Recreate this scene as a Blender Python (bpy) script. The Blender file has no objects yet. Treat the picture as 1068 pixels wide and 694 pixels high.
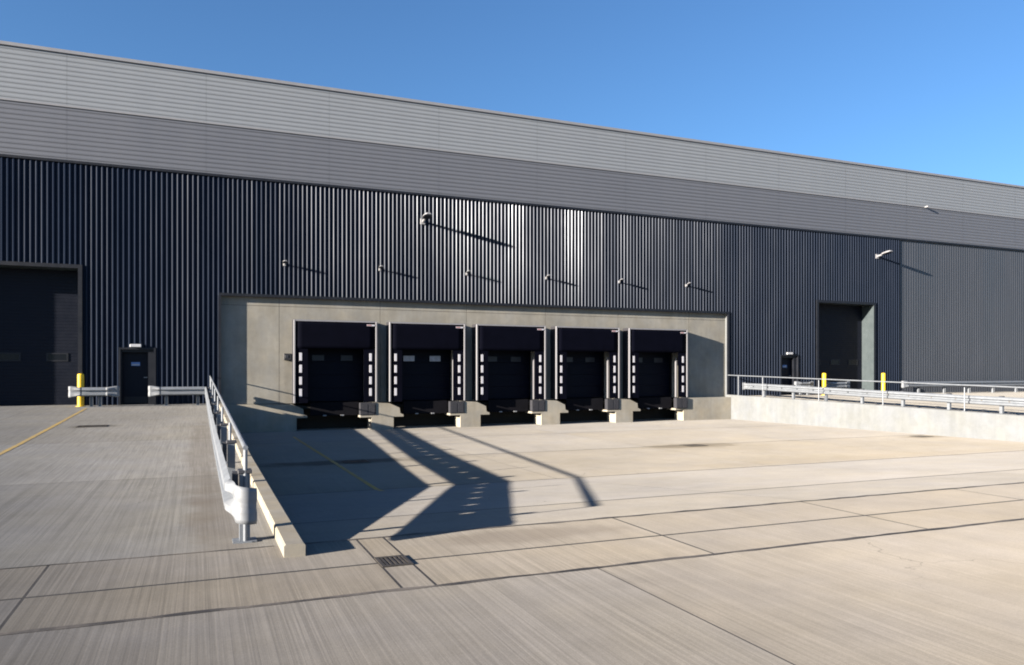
import bpy, bmesh, math, random
from mathutils import Vector
random.seed(7)
R = math.radians
scene = bpy.context.scene
C = scene.collection

# ------------------------------------------------------------------ layout (metres)
WY = 32.0            # plane of the cladding
CY = 32.17           # plane of the concrete dock wall
FFL = 0.40           # floor level of the warehouse
ROOF = 13.5; BAND = 11.42; DARK = 9.42
DX0, DX1 = 0.82, 25.45       # dock opening in the cladding
DTOP = 4.76
BAY0, PITCH = 5.256, 3.925
BAYS = [BAY0 + PITCH * i for i in range(5)]
SUN = Vector((1.0, 0.228, -0.236)).normalized()    # direction the light travels

def lerp_table(tab, y):
    if y <= tab[0][0]: return tab[0][1]
    for (a, za), (b, zb) in zip(tab, tab[1:]):
        if y <= b: return za + (zb - za) * (y - a) / (b - a)
    return tab[-1][1]
SIDE = [(7.46, 0.0), (12.8, 0.02), (18.7, 0.115), (24.6, 0.25), (30.0, 0.385), (32.0, 0.40)]
PIT = [(7.46, 0.0), (14.8, -0.68), (32.0, -0.80)]
KERB = [(6.95, 0.115), (9.5, 0.122), (14.0, 0.145), (17.0, 0.195), (24.0, 0.335), (32.0, 0.47)]
side_z = lambda y: lerp_table(SIDE, y)
pit_z = lambda y: lerp_table(PIT, y)
kerb_z = lambda y: lerp_table(KERB, y)
rail_top = lambda y: lerp_table([(7.7, .915), (14, .955), (18.8, 1.11), (25.7, 1.30), (32, 1.48)], y)

# ------------------------------------------------------------------ materials
def new_mat(name):
    m = bpy.data.materials.new(name); m.use_nodes = True
    nt = m.node_tree; b = nt.nodes['Principled BSDF']
    return m, nt, b
def N(nt, typ, **kw):
    n = nt.nodes.new(typ)
    for k, v in kw.items():
        if k in n.inputs.keys() if hasattr(n.inputs, 'keys') else False: n.inputs[k].default_value = v
        else: setattr(n, k, v)
    return n
def L(nt, a, b): nt.links.new(a, b)
def coords(nt, scale=(1, 1, 1), out='Object'):
    tc = nt.nodes.new('ShaderNodeTexCoord'); mp = nt.nodes.new('ShaderNodeMapping')
    mp.inputs['Scale'].default_value = scale
    L(nt, tc.outputs[out], mp.inputs['Vector']); return mp.outputs['Vector']
def noise(nt, vec, scale, detail=4, rough=0.55):
    n = nt.nodes.new('ShaderNodeTexNoise'); n.inputs['Scale'].default_value = scale
    n.inputs['Detail'].default_value = detail; n.inputs['Roughness'].default_value = rough
    L(nt, vec, n.inputs['Vector']); return n.outputs['Fac']
def mapr(nt, v, a, b, c, d, clamp=True):
    n = nt.nodes.new('ShaderNodeMapRange'); n.clamp = clamp
    for k, x in zip(('From Min', 'From Max', 'To Min', 'To Max'), (a, b, c, d)): n.inputs[k].default_value = x
    L(nt, v, n.inputs['Value']); return n.outputs['Result']
def mth(nt, op, a, b=None, clamp=False):
    n = nt.nodes.new('ShaderNodeMath'); n.operation = op; n.use_clamp = clamp
    for i, x in enumerate((a, b)):
        if x is None: continue
        if isinstance(x, (int, float)): n.inputs[i].default_value = x
        else: L(nt, x, n.inputs[i])
    return n.outputs[0]
def mixc(nt, fac, a, b, mode='MIX'):
    n = nt.nodes.new('ShaderNodeMix'); n.data_type = 'RGBA'; n.blend_type = mode
    if isinstance(fac, (int, float)): n.inputs[0].default_value = fac
    else: L(nt, fac, n.inputs[0])
    for i, x in ((6, a), (7, b)):
        if isinstance(x, tuple): n.inputs[i].default_value = (*x[:3], 1)
        else: L(nt, x, n.inputs[i])
    return n.outputs[2]
def scale_col(nt, col, val):
    n = nt.nodes.new('ShaderNodeVectorMath'); n.operation = 'SCALE'
    if isinstance(col, tuple): n.inputs[0].default_value = col[:3]
    else: L(nt, col, n.inputs[0])
    L(nt, val, n.inputs['Scale']); return n.outputs[0]
def bump(nt, h, strength, dist, b):
    n = nt.nodes.new('ShaderNodeBump'); n.inputs['Strength'].default_value = strength
    n.inputs['Distance'].default_value = dist
    L(nt, h, n.inputs['Height']); L(nt, n.outputs['Normal'], b.inputs['Normal'])

def simple(name, col, rough=0.5, metal=0.0, spec=0.5, var=0.12, vs=3.0, bmp=0.0):
    m, nt, b = new_mat(name)
    v = coords(nt)
    n = noise(nt, v, vs, 5, 0.6)
    L(nt, scale_col(nt, col, mapr(nt, n, 0.25, 0.75, 1 - var, 1 + var)), b.inputs['Base Color'])
    L(nt, mapr(nt, n, 0.25, 0.75, rough * 0.85, min(1, rough * 1.15)), b.inputs['Roughness'])
    b.inputs['Metallic'].default_value = metal
    b.inputs['Specular IOR Level'].default_value = spec
    if bmp: bump(nt, noise(nt, v, vs * 12, 3), bmp, 0.01, b)
    return m

def ellipse_mask(nt, cx, cy, rx, ry, warp):
    tc = nt.nodes.new('ShaderNodeTexCoord')
    s = nt.nodes.new('ShaderNodeSeparateXYZ'); L(nt, tc.outputs['Object'], s.inputs[0])
    dx = mth(nt, 'DIVIDE', mth(nt, 'SUBTRACT', s.outputs[0], cx), rx)
    dy = mth(nt, 'DIVIDE', mth(nt, 'SUBTRACT', s.outputs[1], cy), ry)
    d = mth(nt, 'SQRT', mth(nt, 'ADD', mth(nt, 'MULTIPLY', dx, dx), mth(nt, 'MULTIPLY', dy, dy)))
    d = mth(nt, 'ADD', d, warp)
    return mapr(nt, d, 0.55, 1.1, 1.0, 0.0)

def slab_mat(name, col, broom=1.0, stains=(), broom_axis=0):
    """brushed concrete slab: tone of each slab from the mesh, brush lines, mottling, dirt spots"""
    m, nt, b = new_mat(name)
    at = nt.nodes.new('ShaderNodeAttribute'); at.attribute_name = 'tone'
    aw = nt.nodes.new('ShaderNodeAttribute'); aw.attribute_name = 'warm'
    v = coords(nt)
    big = noise(nt, v, 0.32, 5, 0.6); mid = noise(nt, v, 2.3, 6, 0.65); fine = noise(nt, v, 38, 4, 0.7)
    sc = (1, 0.03, 1)
    s1 = noise(nt, coords(nt, (1, 0.004, 1)), 30, 3, 0.75)
    s2 = noise(nt, coords(nt, (1, 0.012, 1)), 9, 5, 0.8)
    s3 = noise(nt, coords(nt, (1, 0.008, 1)), 80, 2, 0.7)
    t = mth(nt, 'MULTIPLY', mapr(nt, big, 0.25, 0.75, 0.86, 1.13), mapr(nt, mid, 0.25, 0.75, 0.91, 1.09))
    t = mth(nt, 'MULTIPLY', t, mapr(nt, fine, 0.25, 0.75, 0.90, 1.09))
    patch = mapr(nt, noise(nt, v, 0.55, 3), 0.35, 0.65, 0.55, 1.0)
    a = 0.26 * broom
    grit = noise(nt, v, 110, 2, 0.6)
    t = mth(nt, 'MULTIPLY', t, mapr(nt, grit, .3, .7, 0.90, 1.10))
    st = mth(nt, 'MULTIPLY', mapr(nt, s1, 0.38, 0.60, 1 - a * .9, 1 + a * .55), mapr(nt, s2, 0.3, 0.7, 1 - a * .42, 1 + a * .36))
    tcx = nt.nodes.new('ShaderNodeTexCoord'); sx = nt.nodes.new('ShaderNodeSeparateXYZ'); L(nt, tcx.outputs['Object'], sx.inputs[0])
    wear = mapr(nt, mth(nt, 'ADD', sx.outputs[0], mapr(nt, big, .2, .8, -2.5, 2.5)), -0.5, 7.0, 0.85, 0.28)
    patch = mth(nt, 'MULTIPLY', patch, wear)
    st = mth(nt, 'MULTIPLY', st, mapr(nt, s3, .38, .62, 1 - .12 * broom, 1 + .10 * broom))
    st = mth(nt, 'ADD', mth(nt, 'MULTIPLY', mth(nt, 'SUBTRACT', st, 1.0), patch), 1.0)
    t = mth(nt, 'MULTIPLY', t, st)
    t = mth(nt, 'MULTIPLY', t, at.outputs['Fac'])
    c = mixc(nt, aw.outputs['Fac'], col, (col[0] * 1.06, col[1] * 0.97, col[2] * 0.80))
    hue = mapr(nt, noise(nt, v, 0.9, 3), 0.3, 0.7, 0, 1)
    c = mixc(nt, hue, c, mixc(nt, 1.0, c, (0.97, 0.99, 1.06), 'MULTIPLY'))
    c = scale_col(nt, c, t)
    # small dark spots (oil drips, tyre scuffs)
    sp = nt.nodes.new('ShaderNodeTexVoronoi'); sp.inputs['Scale'].default_value = 0.8
    L(nt, v, sp.inputs['Vector'])
    spm = mth(nt, 'MULTIPLY', mapr(nt, sp.outputs['Distance'], 0.02, 0.075, 0.35, 0), mapr(nt, mid, .45, .6, 0, 1))
    c = mixc(nt, spm, c, (0.03, 0.028, 0.026))
    vc = nt.nodes.new('ShaderNodeTexVoronoi'); vc.feature = 'DISTANCE_TO_EDGE'; vc.inputs['Scale'].default_value = 0.16
    wv = nt.nodes.new('ShaderNodeVectorMath'); wv.operation = 'ADD'
    nz = nt.nodes.new('ShaderNodeTexNoise'); nz.inputs['Scale'].default_value = 1.3; nz.inputs['Detail'].default_value = 6
    L(nt, v, nz.inputs['Vector']); L(nt, v, wv.inputs[0]); L(nt, nz.outputs['Color'], wv.inputs[1]); L(nt, wv.outputs[0], vc.inputs['Vector'])
    cr = mth(nt, 'MULTIPLY', mapr(nt, vc.outputs['Distance'], 0.0, 0.0016, 0.55, 0), mapr(nt, big, .5, .58, 0, 1))
    c = mixc(nt, cr, c, (0.03, 0.028, 0.026))
    w = mapr(nt, noise(nt, v, 1.6, 4), 0.2, 0.8, -0.45, 0.45)
    for (cx, cy, rx, ry, amt, sc_) in stains:
        mk = mth(nt, 'MULTIPLY', ellipse_mask(nt, cx, cy, rx, ry, w), amt)
        c = mixc(nt, mk, c, sc_)
    L(nt, c, b.inputs['Base Color'])
    b.inputs['Roughness'].default_value = 0.85; b.inputs['Diffuse Roughness'].default_value = 1.0; b.inputs['Specular IOR Level'].default_value = 0.25
    h = mth(nt, 'ADD', mth(nt, 'MULTIPLY', s1, 1.0), mth(nt, 'MULTIPLY', s3, 0.6))
    h = mth(nt, 'ADD', h, mth(nt, 'MULTIPLY', fine, 0.3))
    bump(nt, h, 0.09 * broom, 0.012, b)
    return m

def wall_concrete(name, col, blot=0.2, warm=(1.05, 0.98, 0.85)):
    m, nt, b = new_mat(name)
    v = coords(nt)
    big = noise(nt, v, 0.7, 5, 0.6); mid = noise(nt, v, 3.5, 6, 0.65); fine = noise(nt, v, 40, 3, 0.6)
    runs = noise(nt, coords(nt, (1, 1, 0.12)), 4.0, 4, 0.6)
    t = mth(nt, 'MULTIPLY', mapr(nt, big, .25, .75, 1 - blot, 1 + blot), mapr(nt, mid, .25, .75, 0.9, 1.1))
    t = mth(nt, 'MULTIPLY', t, mapr(nt, runs, .3, .7, 0.92, 1.06))
    t = mth(nt, 'MULTIPLY', t, mapr(nt, fine, .3, .7, 0.96, 1.04))
    c = mixc(nt, mapr(nt, noise(nt, v, 1.3, 4), .35, .65, 0, 1), col, (col[0] * warm[0], col[1] * warm[1], col[2] * warm[2]))
    L(nt, scale_col(nt, c, t), b.inputs['Base Color'])
    b.inputs['Roughness'].default_value = 0.8; b.inputs['Specular IOR Level'].default_value = 0.25
    bump(nt, mth(nt, 'ADD', mid, mth(nt, 'MULTIPLY', fine, .3)), 0.25, 0.01, b)
    return m

def cladding_mat(name, col, rough, per=1.0, axis=0, metal=0.0, wav=0.0, spec=0.5, blotch=0.1):
    """coated steel sheet; every sheet (per metres wide) differs a little in tone and gloss"""
    m, nt, b = new_mat(name)
    tc = nt.nodes.new('ShaderNodeTexCoord'); s = nt.nodes.new('ShaderNodeSeparateXYZ')
    L(nt, tc.outputs['Object'], s.inputs[0])
    idx = mth(nt, 'FLOOR', mth(nt, 'DIVIDE', s.outputs[axis], per))
    wn = nt.nodes.new('ShaderNodeTexWhiteNoise'); wn.noise_dimensions = '1D'; L(nt, idx, wn.inputs['W'])
    rnd = wn.outputs['Value']
    v = coords(nt, (1, 1, 0.25) if axis == 0 else (0.25, 1, 1))
    d = noise(nt, v, 1.4, 5, 0.6)
    t = mth(nt, 'MULTIPLY', mapr(nt, rnd, 0, 1, 1 - .5 * blotch, 1 + .5 * blotch), mapr(nt, d, .25, .75, 1 - blotch, 1 + blotch))
    L(nt, scale_col(nt, col, t), b.inputs['Base Color'])
    L(nt, mth(nt, 'ADD', mapr(nt, rnd, 0, 1, rough * (1 - 1.8 * blotch), rough * (1 + 2 * blotch)), mapr(nt, d, .25, .75, -0.04, 0.05)), b.inputs['Roughness'])
    b.inputs['Metallic'].default_value = metal; b.inputs['Specular IOR Level'].default_value = spec
    if wav:
        b.inputs['Specular Tint'].default_value = (.80, .87, 1.0, 1)
        idx2 = mth(nt, 'FLOOR', mth(nt, 'DIVIDE', s.outputs[axis], 0.18))
        wn2 = nt.nodes.new('ShaderNodeTexWhiteNoise'); wn2.noise_dimensions = '1D'; L(nt, idx2, wn2.inputs['W'])
        # slight twist of each rib: tilts its normal
        tilt = mth(nt, 'MULTIPLY', mth(nt, 'SUBTRACT', wn2.outputs['Value'], 0.5), wav)
        slow = mth(nt, 'MULTIPLY', mth(nt, 'SUBTRACT', noise(nt, coords(nt, (1, 1, .3)), 0.9, 2), 0.5), wav * 1.6)
        geo = nt.nodes.new('ShaderNodeNewGeometry')
        cb = nt.nodes.new('ShaderNodeCombineXYZ'); L(nt, mth(nt, 'ADD', mth(nt, 'ADD', tilt, slow), mth(nt, 'MULTIPLY', mth(nt, 'SUBTRACT', rnd, 0.5), wav * 1.1)), cb.inputs[0])
        ad = nt.nodes.new('ShaderNodeVectorMath'); ad.operation = 'ADD'
        L(nt, geo.outputs['Normal'], ad.inputs[0]); L(nt, cb.outputs[0], ad.inputs[1])
        nn = nt.nodes.new('ShaderNodeVectorMath'); nn.operation = 'NORMALIZE'; L(nt, ad.outputs[0], nn.inputs[0])
        L(nt, nn.outputs[0], b.inputs['Normal'])
    return m

M = {}
M['slab'] = slab_mat('brushed_concrete', (0.127, 0.119, 0.107), 1.0,
    [(3.05, 6.95, 1.1, .33, .45, (0.065, 0.055, 0.045)), (-1.5, 4.6, 1.3, .8, .22, (0.080, 0.070, 0.060)), (7.5, 3.9, 2.5, .5, .18, (0.090, 0.080, 0.065)), (12, 6.1, 3.5, .5, .2, (0.090, 0.080, 0.065))])
M['pit_slab'] = slab_mat('dock_concrete', (0.142, 0.138, 0.130), 0.4,
    [(3.3, 19.9, 2.3, .55, .75, (0.030, 0.028, 0.025)), (14.6, 20.1, 1.9, .7, .6, (0.050, 0.040, 0.028)), (24.4, 19.6, 1.3, .5, .55, (0.065, 0.055, 0.040)),
     (9.5, 30.8, 6.0, .5, .25, (0.100, 0.085, 0.060)), (16, 15.4, 7.0, .5, .2, (0.125, 0.105, 0.075))])
M['side_slab'] = slab_mat('side_yard_concrete', (0.150, 0.146, 0.135), 1.0,
    [(-2.6, 22.7, .7, .45, .5, (0.040, 0.035, 0.030)), (0.2, 9.2, .35, 3.0, .35, (0.070, 0.055, 0.040)), (0.05, 16.0, .3, 8.0, .35, (0.070, 0.055, 0.040))])

def joint_mat():
    m, nt, b = new_mat('joint_sealant')
    v = coords(nt)
    n = noise(nt, v, 1.1, 5, 0.7); k = mapr(nt, n, .40, .56, 0, 1)
    L(nt, mixc(nt, k, (0.12, 0.105, 0.09), (0.022, 0.02, 0.02)), b.inputs['Base Color'])
    b.inputs['Roughness'].default_value = 0.75
    return m
M['joint'] = joint_mat()
def joint_dark():
    m = simple('joint_gap', (0.018, 0.017, 0.017), .8, var=.4, vs=4); return m
M['joint_dark'] = joint_dark()
M['fine_joint'] = simple('saw_cut', (0.042, 0.038, 0.034), .85, var=.3, vs=4)
M['light_clad'] = cladding_mat('silver_cladding', (0.172, 0.188, 0.208), 0.5, 4.76, 0, blotch=.02)
M['mid_clad'] = cladding_mat('mid_grey_cladding', (0.094, 0.101, 0.119), 0.5, 4.76, 0, blotch=.02)
M['dark_clad'] = cladding_mat('anthracite_cladding', (0.0095, 0.0140, 0.0260), 0.31, 1.0, 0, wav=0.075, spec=0.13)
M['end_clad'] = cladding_mat('slate_cladding', (0.042, 0.047, 0.058), 0.5, 1.0, 0)
M['trim'] = simple('dark_trim', (0.007, 0.0085, 0.013), 0.5, var=.2, spec=.3)
M['silver_trim'] = simple('silver_trim', (0.19, 0.195, 0.21), 0.5, var=.06)
M['roof'] = simple('roof_sheet', (0.4, 0.4, 0.41), 0.5, var=.08)
M['panel'] = wall_concrete('precast_concrete', (0.195, 0.192, 0.176), 0.22, (1.03, .99, .92))
SWF = CY - .14
M['dock'] = wall_concrete('dock_concrete_cast', (0.235, 0.226, 0.200), 0.18, (1.04, .98, .88))
M['retain'] = wall_concrete('retaining_concrete', (0.128, 0.138, 0.150), 0.08, (1.02, 1, .93))
M['kerb'] = wall_concrete('kerb_concrete', (0.23, 0.218, 0.19), 0.24)
M['void'] = simple('shaded_pit_concrete', (0.03, 0.029, 0.028), .9, var=.3)  # shade inside the dock recess put into the concrete colour
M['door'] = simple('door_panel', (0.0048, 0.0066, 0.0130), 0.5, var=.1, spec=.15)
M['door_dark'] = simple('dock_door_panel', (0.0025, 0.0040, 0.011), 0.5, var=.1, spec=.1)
M['curtain'] = simple('curtain_fabric', (0.0014, 0.0017, 0.0048), 0.75, var=.25, vs=2.0, bmp=.1, spec=.03)
M['alu'] = simple('aluminium_profile', (0.20, 0.20, 0.215), 0.5, metal=.1, var=.05)
M['shelter_side'] = simple('shelter_side_panel', (0.028, 0.028, 0.033), 0.7, var=.1, spec=.2)
M['marker'] = simple('white_marker', (0.42, 0.42, 0.46), 0.5, var=.08)
M['glass'] = simple('dark_glass', (0.006, 0.007, 0.01), 0.2, var=.1, spec=.25)
M['glint_glass'] = simple('glint_pane', (0.42, 0.44, 0.52), 0.3, var=.25, vs=9)  # reflection of the bright ground put into the pane colour
M['dim_glass'] = simple('dim_acrylic_pane', (0.006, 0.008, 0.017), 0.4, var=.3, vs=9)
M['steel'] = simple('black_steel', (0.004, 0.004, 0.006), 0.8, spec=.1, var=.25)
M['rubber'] = simple('bumper_rubber', (0.016, 0.017, 0.023), 0.8, var=.25, vs=12, bmp=.3)
M['zinc'] = simple('galvanised_steel', (0.165, 0.182, 0.205), 0.5, metal=.3, var=.12, vs=5)
M['zinc_dull'] = simple('dull_galvanised_steel', (0.22, 0.23, 0.245), 0.5, metal=.3, var=.15, vs=5)
M['white_end'] = simple('white_terminal', (0.140, 0.152, 0.168), 0.6, var=.18, vs=9.0)
M['spacer'] = simple('spacer_plastic', (0.03, 0.032, 0.04), 0.6, var=.2)
M['yellow'] = simple('yellow_paint', (0.60, 0.40, 0.012), 0.45, var=.10)
M['lamp'] = simple('lamp_casing', (0.21, 0.215, 0.23), 0.5, var=.1)
M['lens'] = simple('lamp_lens', (0.03, 0.03, 0.035), 0.3, var=.1)
M['black'] = simple('black_plastic', (0.015, 0.015, 0.017), 0.5, var=.1)
M['white'] = simple('white_plastic', (0.34, 0.35, 0.37), 0.5, var=.08)
M['blue'] = simple('blue_sign', (0.10, 0.19, 0.42), 0.45, var=.05)
M['red'] = simple('red_print', (0.30, 0.13, 0.13), 0.5, var=.05)
M['iron'] = simple('cast_iron', (0.05, 0.045, 0.04), 0.6, metal=.3, var=.35, vs=8)
def line_mat():
    m, nt, b = new_mat('worn_yellow_line')
    n = noise(nt, coords(nt), 5, 6, .7)
    L(nt, mixc(nt, mapr(nt, n, .40, .62, 0, .7), (0.33, 0.22, 0.04), (0.15, 0.135, 0.11)), b.inputs['Base Color'])
    b.inputs['Roughness'].default_value = .8
    return m
M['line'] = line_mat()

# ------------------------------------------------------------------ object helpers
def obj(name, bm, mat, parent=None, smooth=False):
    me = bpy.data.meshes.new(name); bm.normal_update(); bm.to_mesh(me); bm.free()
    for mm in (mat if isinstance(mat, (list, tuple)) else [mat]): me.materials.append(mm)
    if smooth:
        for p in me.polygons: p.use_smooth = True
    o = bpy.data.objects.new(name, me); C.objects.link(o)
    if parent is not None:
        o.parent = parent
        q = parent; off = Vector((0, 0, 0))
        while q is not None: off += q.location; q = q.parent
        for vt in me.vertices: vt.co -= off
    return o
def tag(o, label, cat, group=None):
    o['label'] = label; o['category'] = cat
    if group: o['group'] = group
    return o
def thing(name, label, cat, loc=(0, 0, 0), group=None):
    o = bpy.data.objects.new(name, None); C.objects.link(o); o.location = loc; o.empty_display_size = .2
    return tag(o, label, cat, group)
def struct(name, bm, mat):
    o = obj(name, bm, mat); o['kind'] = 'structure'; return o
def copy_tree(o, parent=None):
    c = o.copy(); C.objects.link(c); c.parent = parent
    for ch in [x for x in bpy.data.objects if x.parent == o and x is not c]: copy_tree(ch, c)
    return c

def box(bm, x0, x1, y0, y1, z0, z1, bev=0.0, mi=0):
    vs = [bm.verts.new(p) for p in ((x0, y0, z0), (x1, y0, z0), (x1, y1, z0), (x0, y1, z0), (x0, y0, z1), (x1, y0, z1), (x1, y1, z1), (x0, y1, z1))]
    fs = [bm.faces.new([vs[i] for i in q]) for q in ((0, 3, 2, 1), (4, 5, 6, 7), (0, 1, 5, 4), (1, 2, 6, 5), (2, 3, 7, 6), (3, 0, 4, 7))]
    for f in fs: f.material_index = mi
    if bev:
        es = list({e for f in fs for e in f.edges})
        bmesh.ops.bevel(bm, geom=es, offset=bev, segments=1, affect='EDGES', profile=.5)
    return vs
def boxes(*bs, bev=0.0):
    bm = bmesh.new()
    for b in bs: box(bm, *b, bev=bev)
    return bm
def prism_xz(bm, pts, y0, y1):
    """pts counter-clockwise seen from the front (-Y)"""
    a = [bm.verts.new((x, y0, z)) for x, z in pts]; b = [bm.verts.new((x, y1, z)) for x, z in pts]
    bm.faces.new(a); bm.faces.new(b[::-1])
    n = len(pts)
    for i in range(n):
        j = (i + 1) % n
        bm.faces.new((a[j], a[i], b[i], b[j]))
def quad(bm, a, b, c, d, mi=0):
    f = bm.faces.new([bm.verts.new(p) for p in (a, b, c, d)]); f.material_index = mi; return f
def tube(bm, p, q, r, n=10, cap=True, r2=None):
    p, q = Vector(p), Vector(q); d = (q - p).normalized()
    u = d.orthogonal().normalized(); w = d.cross(u); r2 = r if r2 is None else r2
    A = [bm.verts.new(p + (u * math.cos(2 * math.pi * i / n) + w * math.sin(2 * math.pi * i / n)) * r) for i in range(n)]
    B = [bm.verts.new(q + (u * math.cos(2 * math.pi * i / n) + w * math.sin(2 * math.pi * i / n)) * r2) for i in range(n)]
    for i in range(n):
        j = (i + 1) % n; bm.faces.new((A[i], A[j], B[j], B[i]))
    if cap: bm.faces.new(A[::-1]); bm.faces.new(B)
def lathe(bm, cx, cy, prof, n=20):
    rings = []
    for r, z in prof:
        rings.append([bm.verts.new((cx + r * math.cos(2 * math.pi * i / n), cy + r * math.sin(2 * math.pi * i / n), z)) for i in range(n)])
    for A, B in zip(rings, rings[1:]):
        for i in range(n):
            j = (i + 1) % n; bm.faces.new((A[i], A[j], B[j], B[i]))
    bm.faces.new(rings[-1])

# ------------------------------------------------------------------ ground
def slab_grid(bm, xs, ys, zf, tones, jw=0.022, jx=1, jy=1, jwx=None):
    """slabs between the joint lines xs, ys (first and last are region edges); joints are narrow recessed strips.
    zf(x, y) height, tones(ix, iy) -> (tone, warm); jx, jy: material of joints across x and y"""
    lt = bm.faces.layers.float.get('tone') or bm.faces.layers.float.new('tone')
    lw = bm.faces.layers.float.get('warm') or bm.faces.layers.float.new('warm')
    jwx = jw if jwx is None else jwx
    def cells(v, w):
        out = []
        for i in range(len(v) - 1):
            a = v[i] + (w / 2 if i > 0 else 0); b = v[i + 1] - (w / 2 if i < len(v) - 2 else 0)
            out.append((a, b, i, False))
            if i < len(v) - 2: out.append((b, b + w, i, True))
        return out
    for (x0, x1, ix, xj) in cells(xs, jwx):
        for (y0, y1, iy, yj) in cells(ys, jw):
            f = quad(bm, (x0, y0, zf(x0, y0)), (x1, y0, zf(x1, y0)), (x1, y1, zf(x1, y1)), (x0, y1, zf(x0, y1)))
            f[lt], f[lw] = tones(ix, iy)
            if xj or yj: f.material_index = (jy if yj else jx)
    return bm
def rng_tone(amp, warm=(0, .4), seed=1):
    def f(ix, iy):
        r = random.Random(seed * 7919 + ix * 131 + iy * 17)
        return 1 + r.uniform(-amp, amp), r.uniform(*warm)
    return f

BIGN = 420
# near yard: slabs up to the first joint in front of the camera
bm = bmesh.new()
xs = [-BIGN] + [3.1 + 6.6 * k for k in range(-9, 12)] + [BIGN]
ys = [-BIGN] + [5.6 - 5.6 * k for k in range(6, 0, -1)] + [5.6]
slab_grid(bm, xs, ys, lambda x, y: 0.0, rng_tone(.04, (0, .35), 3), .018, 3, 1, .014)
struct('yard', bm, [M['slab'], M['joint'], M['joint_dark'], M['fine_joint']])
# drainage strip between the yard and the ramps
bm = bmesh.new()
xs = [-BIGN] + [1.57 + 2.75 * k for k in range(-12, 24) if k != 0] + [BIGN]
xs = sorted(xs + [1.435, 1.70])
ys = [5.6, 6.45, 7.46]
slab_grid(bm, [x for x in xs], ys, lambda x, y: 0.0, rng_tone(.05, (.1, .5), 5), .036, 2, 2, .022)
for y in (5.6, 7.46):   # the two long joints that edge the strip
    pass
struct('drainage_strip', bm, [M['slab'], M['joint'], M['joint_dark'], M['fine_joint']])
bm = bmesh.new(); jr = random.Random(11)
def wobble(x0, x1, y, w, step=.22, z=.003):
    a, b = max(x0, -25), min(x1, 62); n = max(2, int((b - a) / step)); rows = []
    for k in range(n + 1):
        x = a + (b - a) * k / n; ww = w * jr.uniform(.55, 1.25); d = jr.uniform(-.18, .18) * w
        rows.append((bm.verts.new((x, y + d - ww / 2, z)), bm.verts.new((x, y + d + ww / 2, z))))
    for p, q in zip(rows, rows[1:]): bm.faces.new((p[0], q[0], q[1], p[1]))
wobble(-BIGN, BIGN, 5.6, .058); wobble(-BIGN, .66, 7.459, .026, z=.0036); wobble(.9, 25.3, 7.45, .06); wobble(25.7, BIGN, 7.459, .026, z=.0036)
struct('yard_joint', bm, M['joint'])
# sunken dock floor
PT = {0: (0.94, .4), 1: (1.00, .3), 2: (1.00, .65), 3: (1.04, .5), 4: (1.04, .35)}
bm = bmesh.new()
def pit_tone(ix, iy):
    r = random.Random(ix * 31 + iy * 7); t, w = PT[min(iy, 4)]
    return t + r.uniform(-.025, .025), max(0, w + r.uniform(-.12, .12))
slab_grid(bm, [0.86, 7.22, 13.1, 19.0, 25.36], [7.46, 9.4, 14.8, 20.35, 26.6, 33.6], lambda x, y: pit_z(y), pit_tone, .07, 3, 2, .014)
struct('dock_floor', bm, [M['pit_slab'], M['joint'], M['fine_joint'], M['fine_joint']])
# side yards that climb to the warehouse floor
bm = bmesh.new()
ST = [(0.93, .15), (1.12, .0), (.98, .35), (1.0, .2), (.95, .2)]
def side_tone(ix, iy):
    r = random.Random(ix * 13 + iy * 57); t, w = ST[min(iy, 4)]
    return t + r.uniform(-.03, .03), max(0, w + r.uniform(-.1, .1))
slab_grid(bm, [-BIGN, -21, -13, -5.2, 0.72], [7.46, 12.8, 18.7, 24.6, 30.0, WY + .9], lambda x, y: side_z(y), side_tone, .02, 3, 3, .014)
struct('side_yard', bm, [M['side_slab'], M['joint'], M['joint_dark'], M['fine_joint']])
bm = bmesh.new()
slab_grid(bm, [25.5, 33.5, 41.5, 49.5, BIGN], [7.46, 12.8, 18.7, 24.6, 30.0, WY + .9], lambda x, y: side_z(y), side_tone, .02, 3, 3, .014)
struct('side_yard', bm, [M['side_slab'], M['joint'], M['joint_dark'], M['fine_joint']])
bm = bmesh.new()
for x0, x1, y0, y1 in ((-BIGN, -60, WY + .9, BIGN), (130, BIGN, WY + .9, BIGN)):
    quad(bm, (x0, y0, FFL), (x1, y0, FFL), (x1, y1, FFL), (x0, y1, FFL))
struct('ground', bm, M['side_slab'])
for me in bpy.data.meshes:
    if me.name.startswith('ground'):
        a = me.attributes.new('tone', 'FLOAT', 'FACE')
        for d in a.data: d.value = 1.0
# painted lines
def line_strip(pts, w, zf, name='painted_line'):
    bm = bmesh.new()
    for (x0, y0), (x1, y1) in zip(pts, pts[1:]):
        quad(bm, (x0 - w / 2, y0, zf(y0) + .004), (x0 + w / 2, y0, zf(y0) + .004), (x1 + w / 2, y1, zf(y1) + .004), (x1 - w / 2, y1, zf(y1) + .004))
    struct(name, bm, M['line'])
line_strip([(-3.45, 9.0), (-3.45, 12.8), (-3.5, 18.7), (-3.55, 24.6), (-3.6, 29.8)], .10, side_z)
line_strip([(3.26, 14.3), (3.26, 14.8), (3.28, 31.2)], .10, pit_z)

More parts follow.
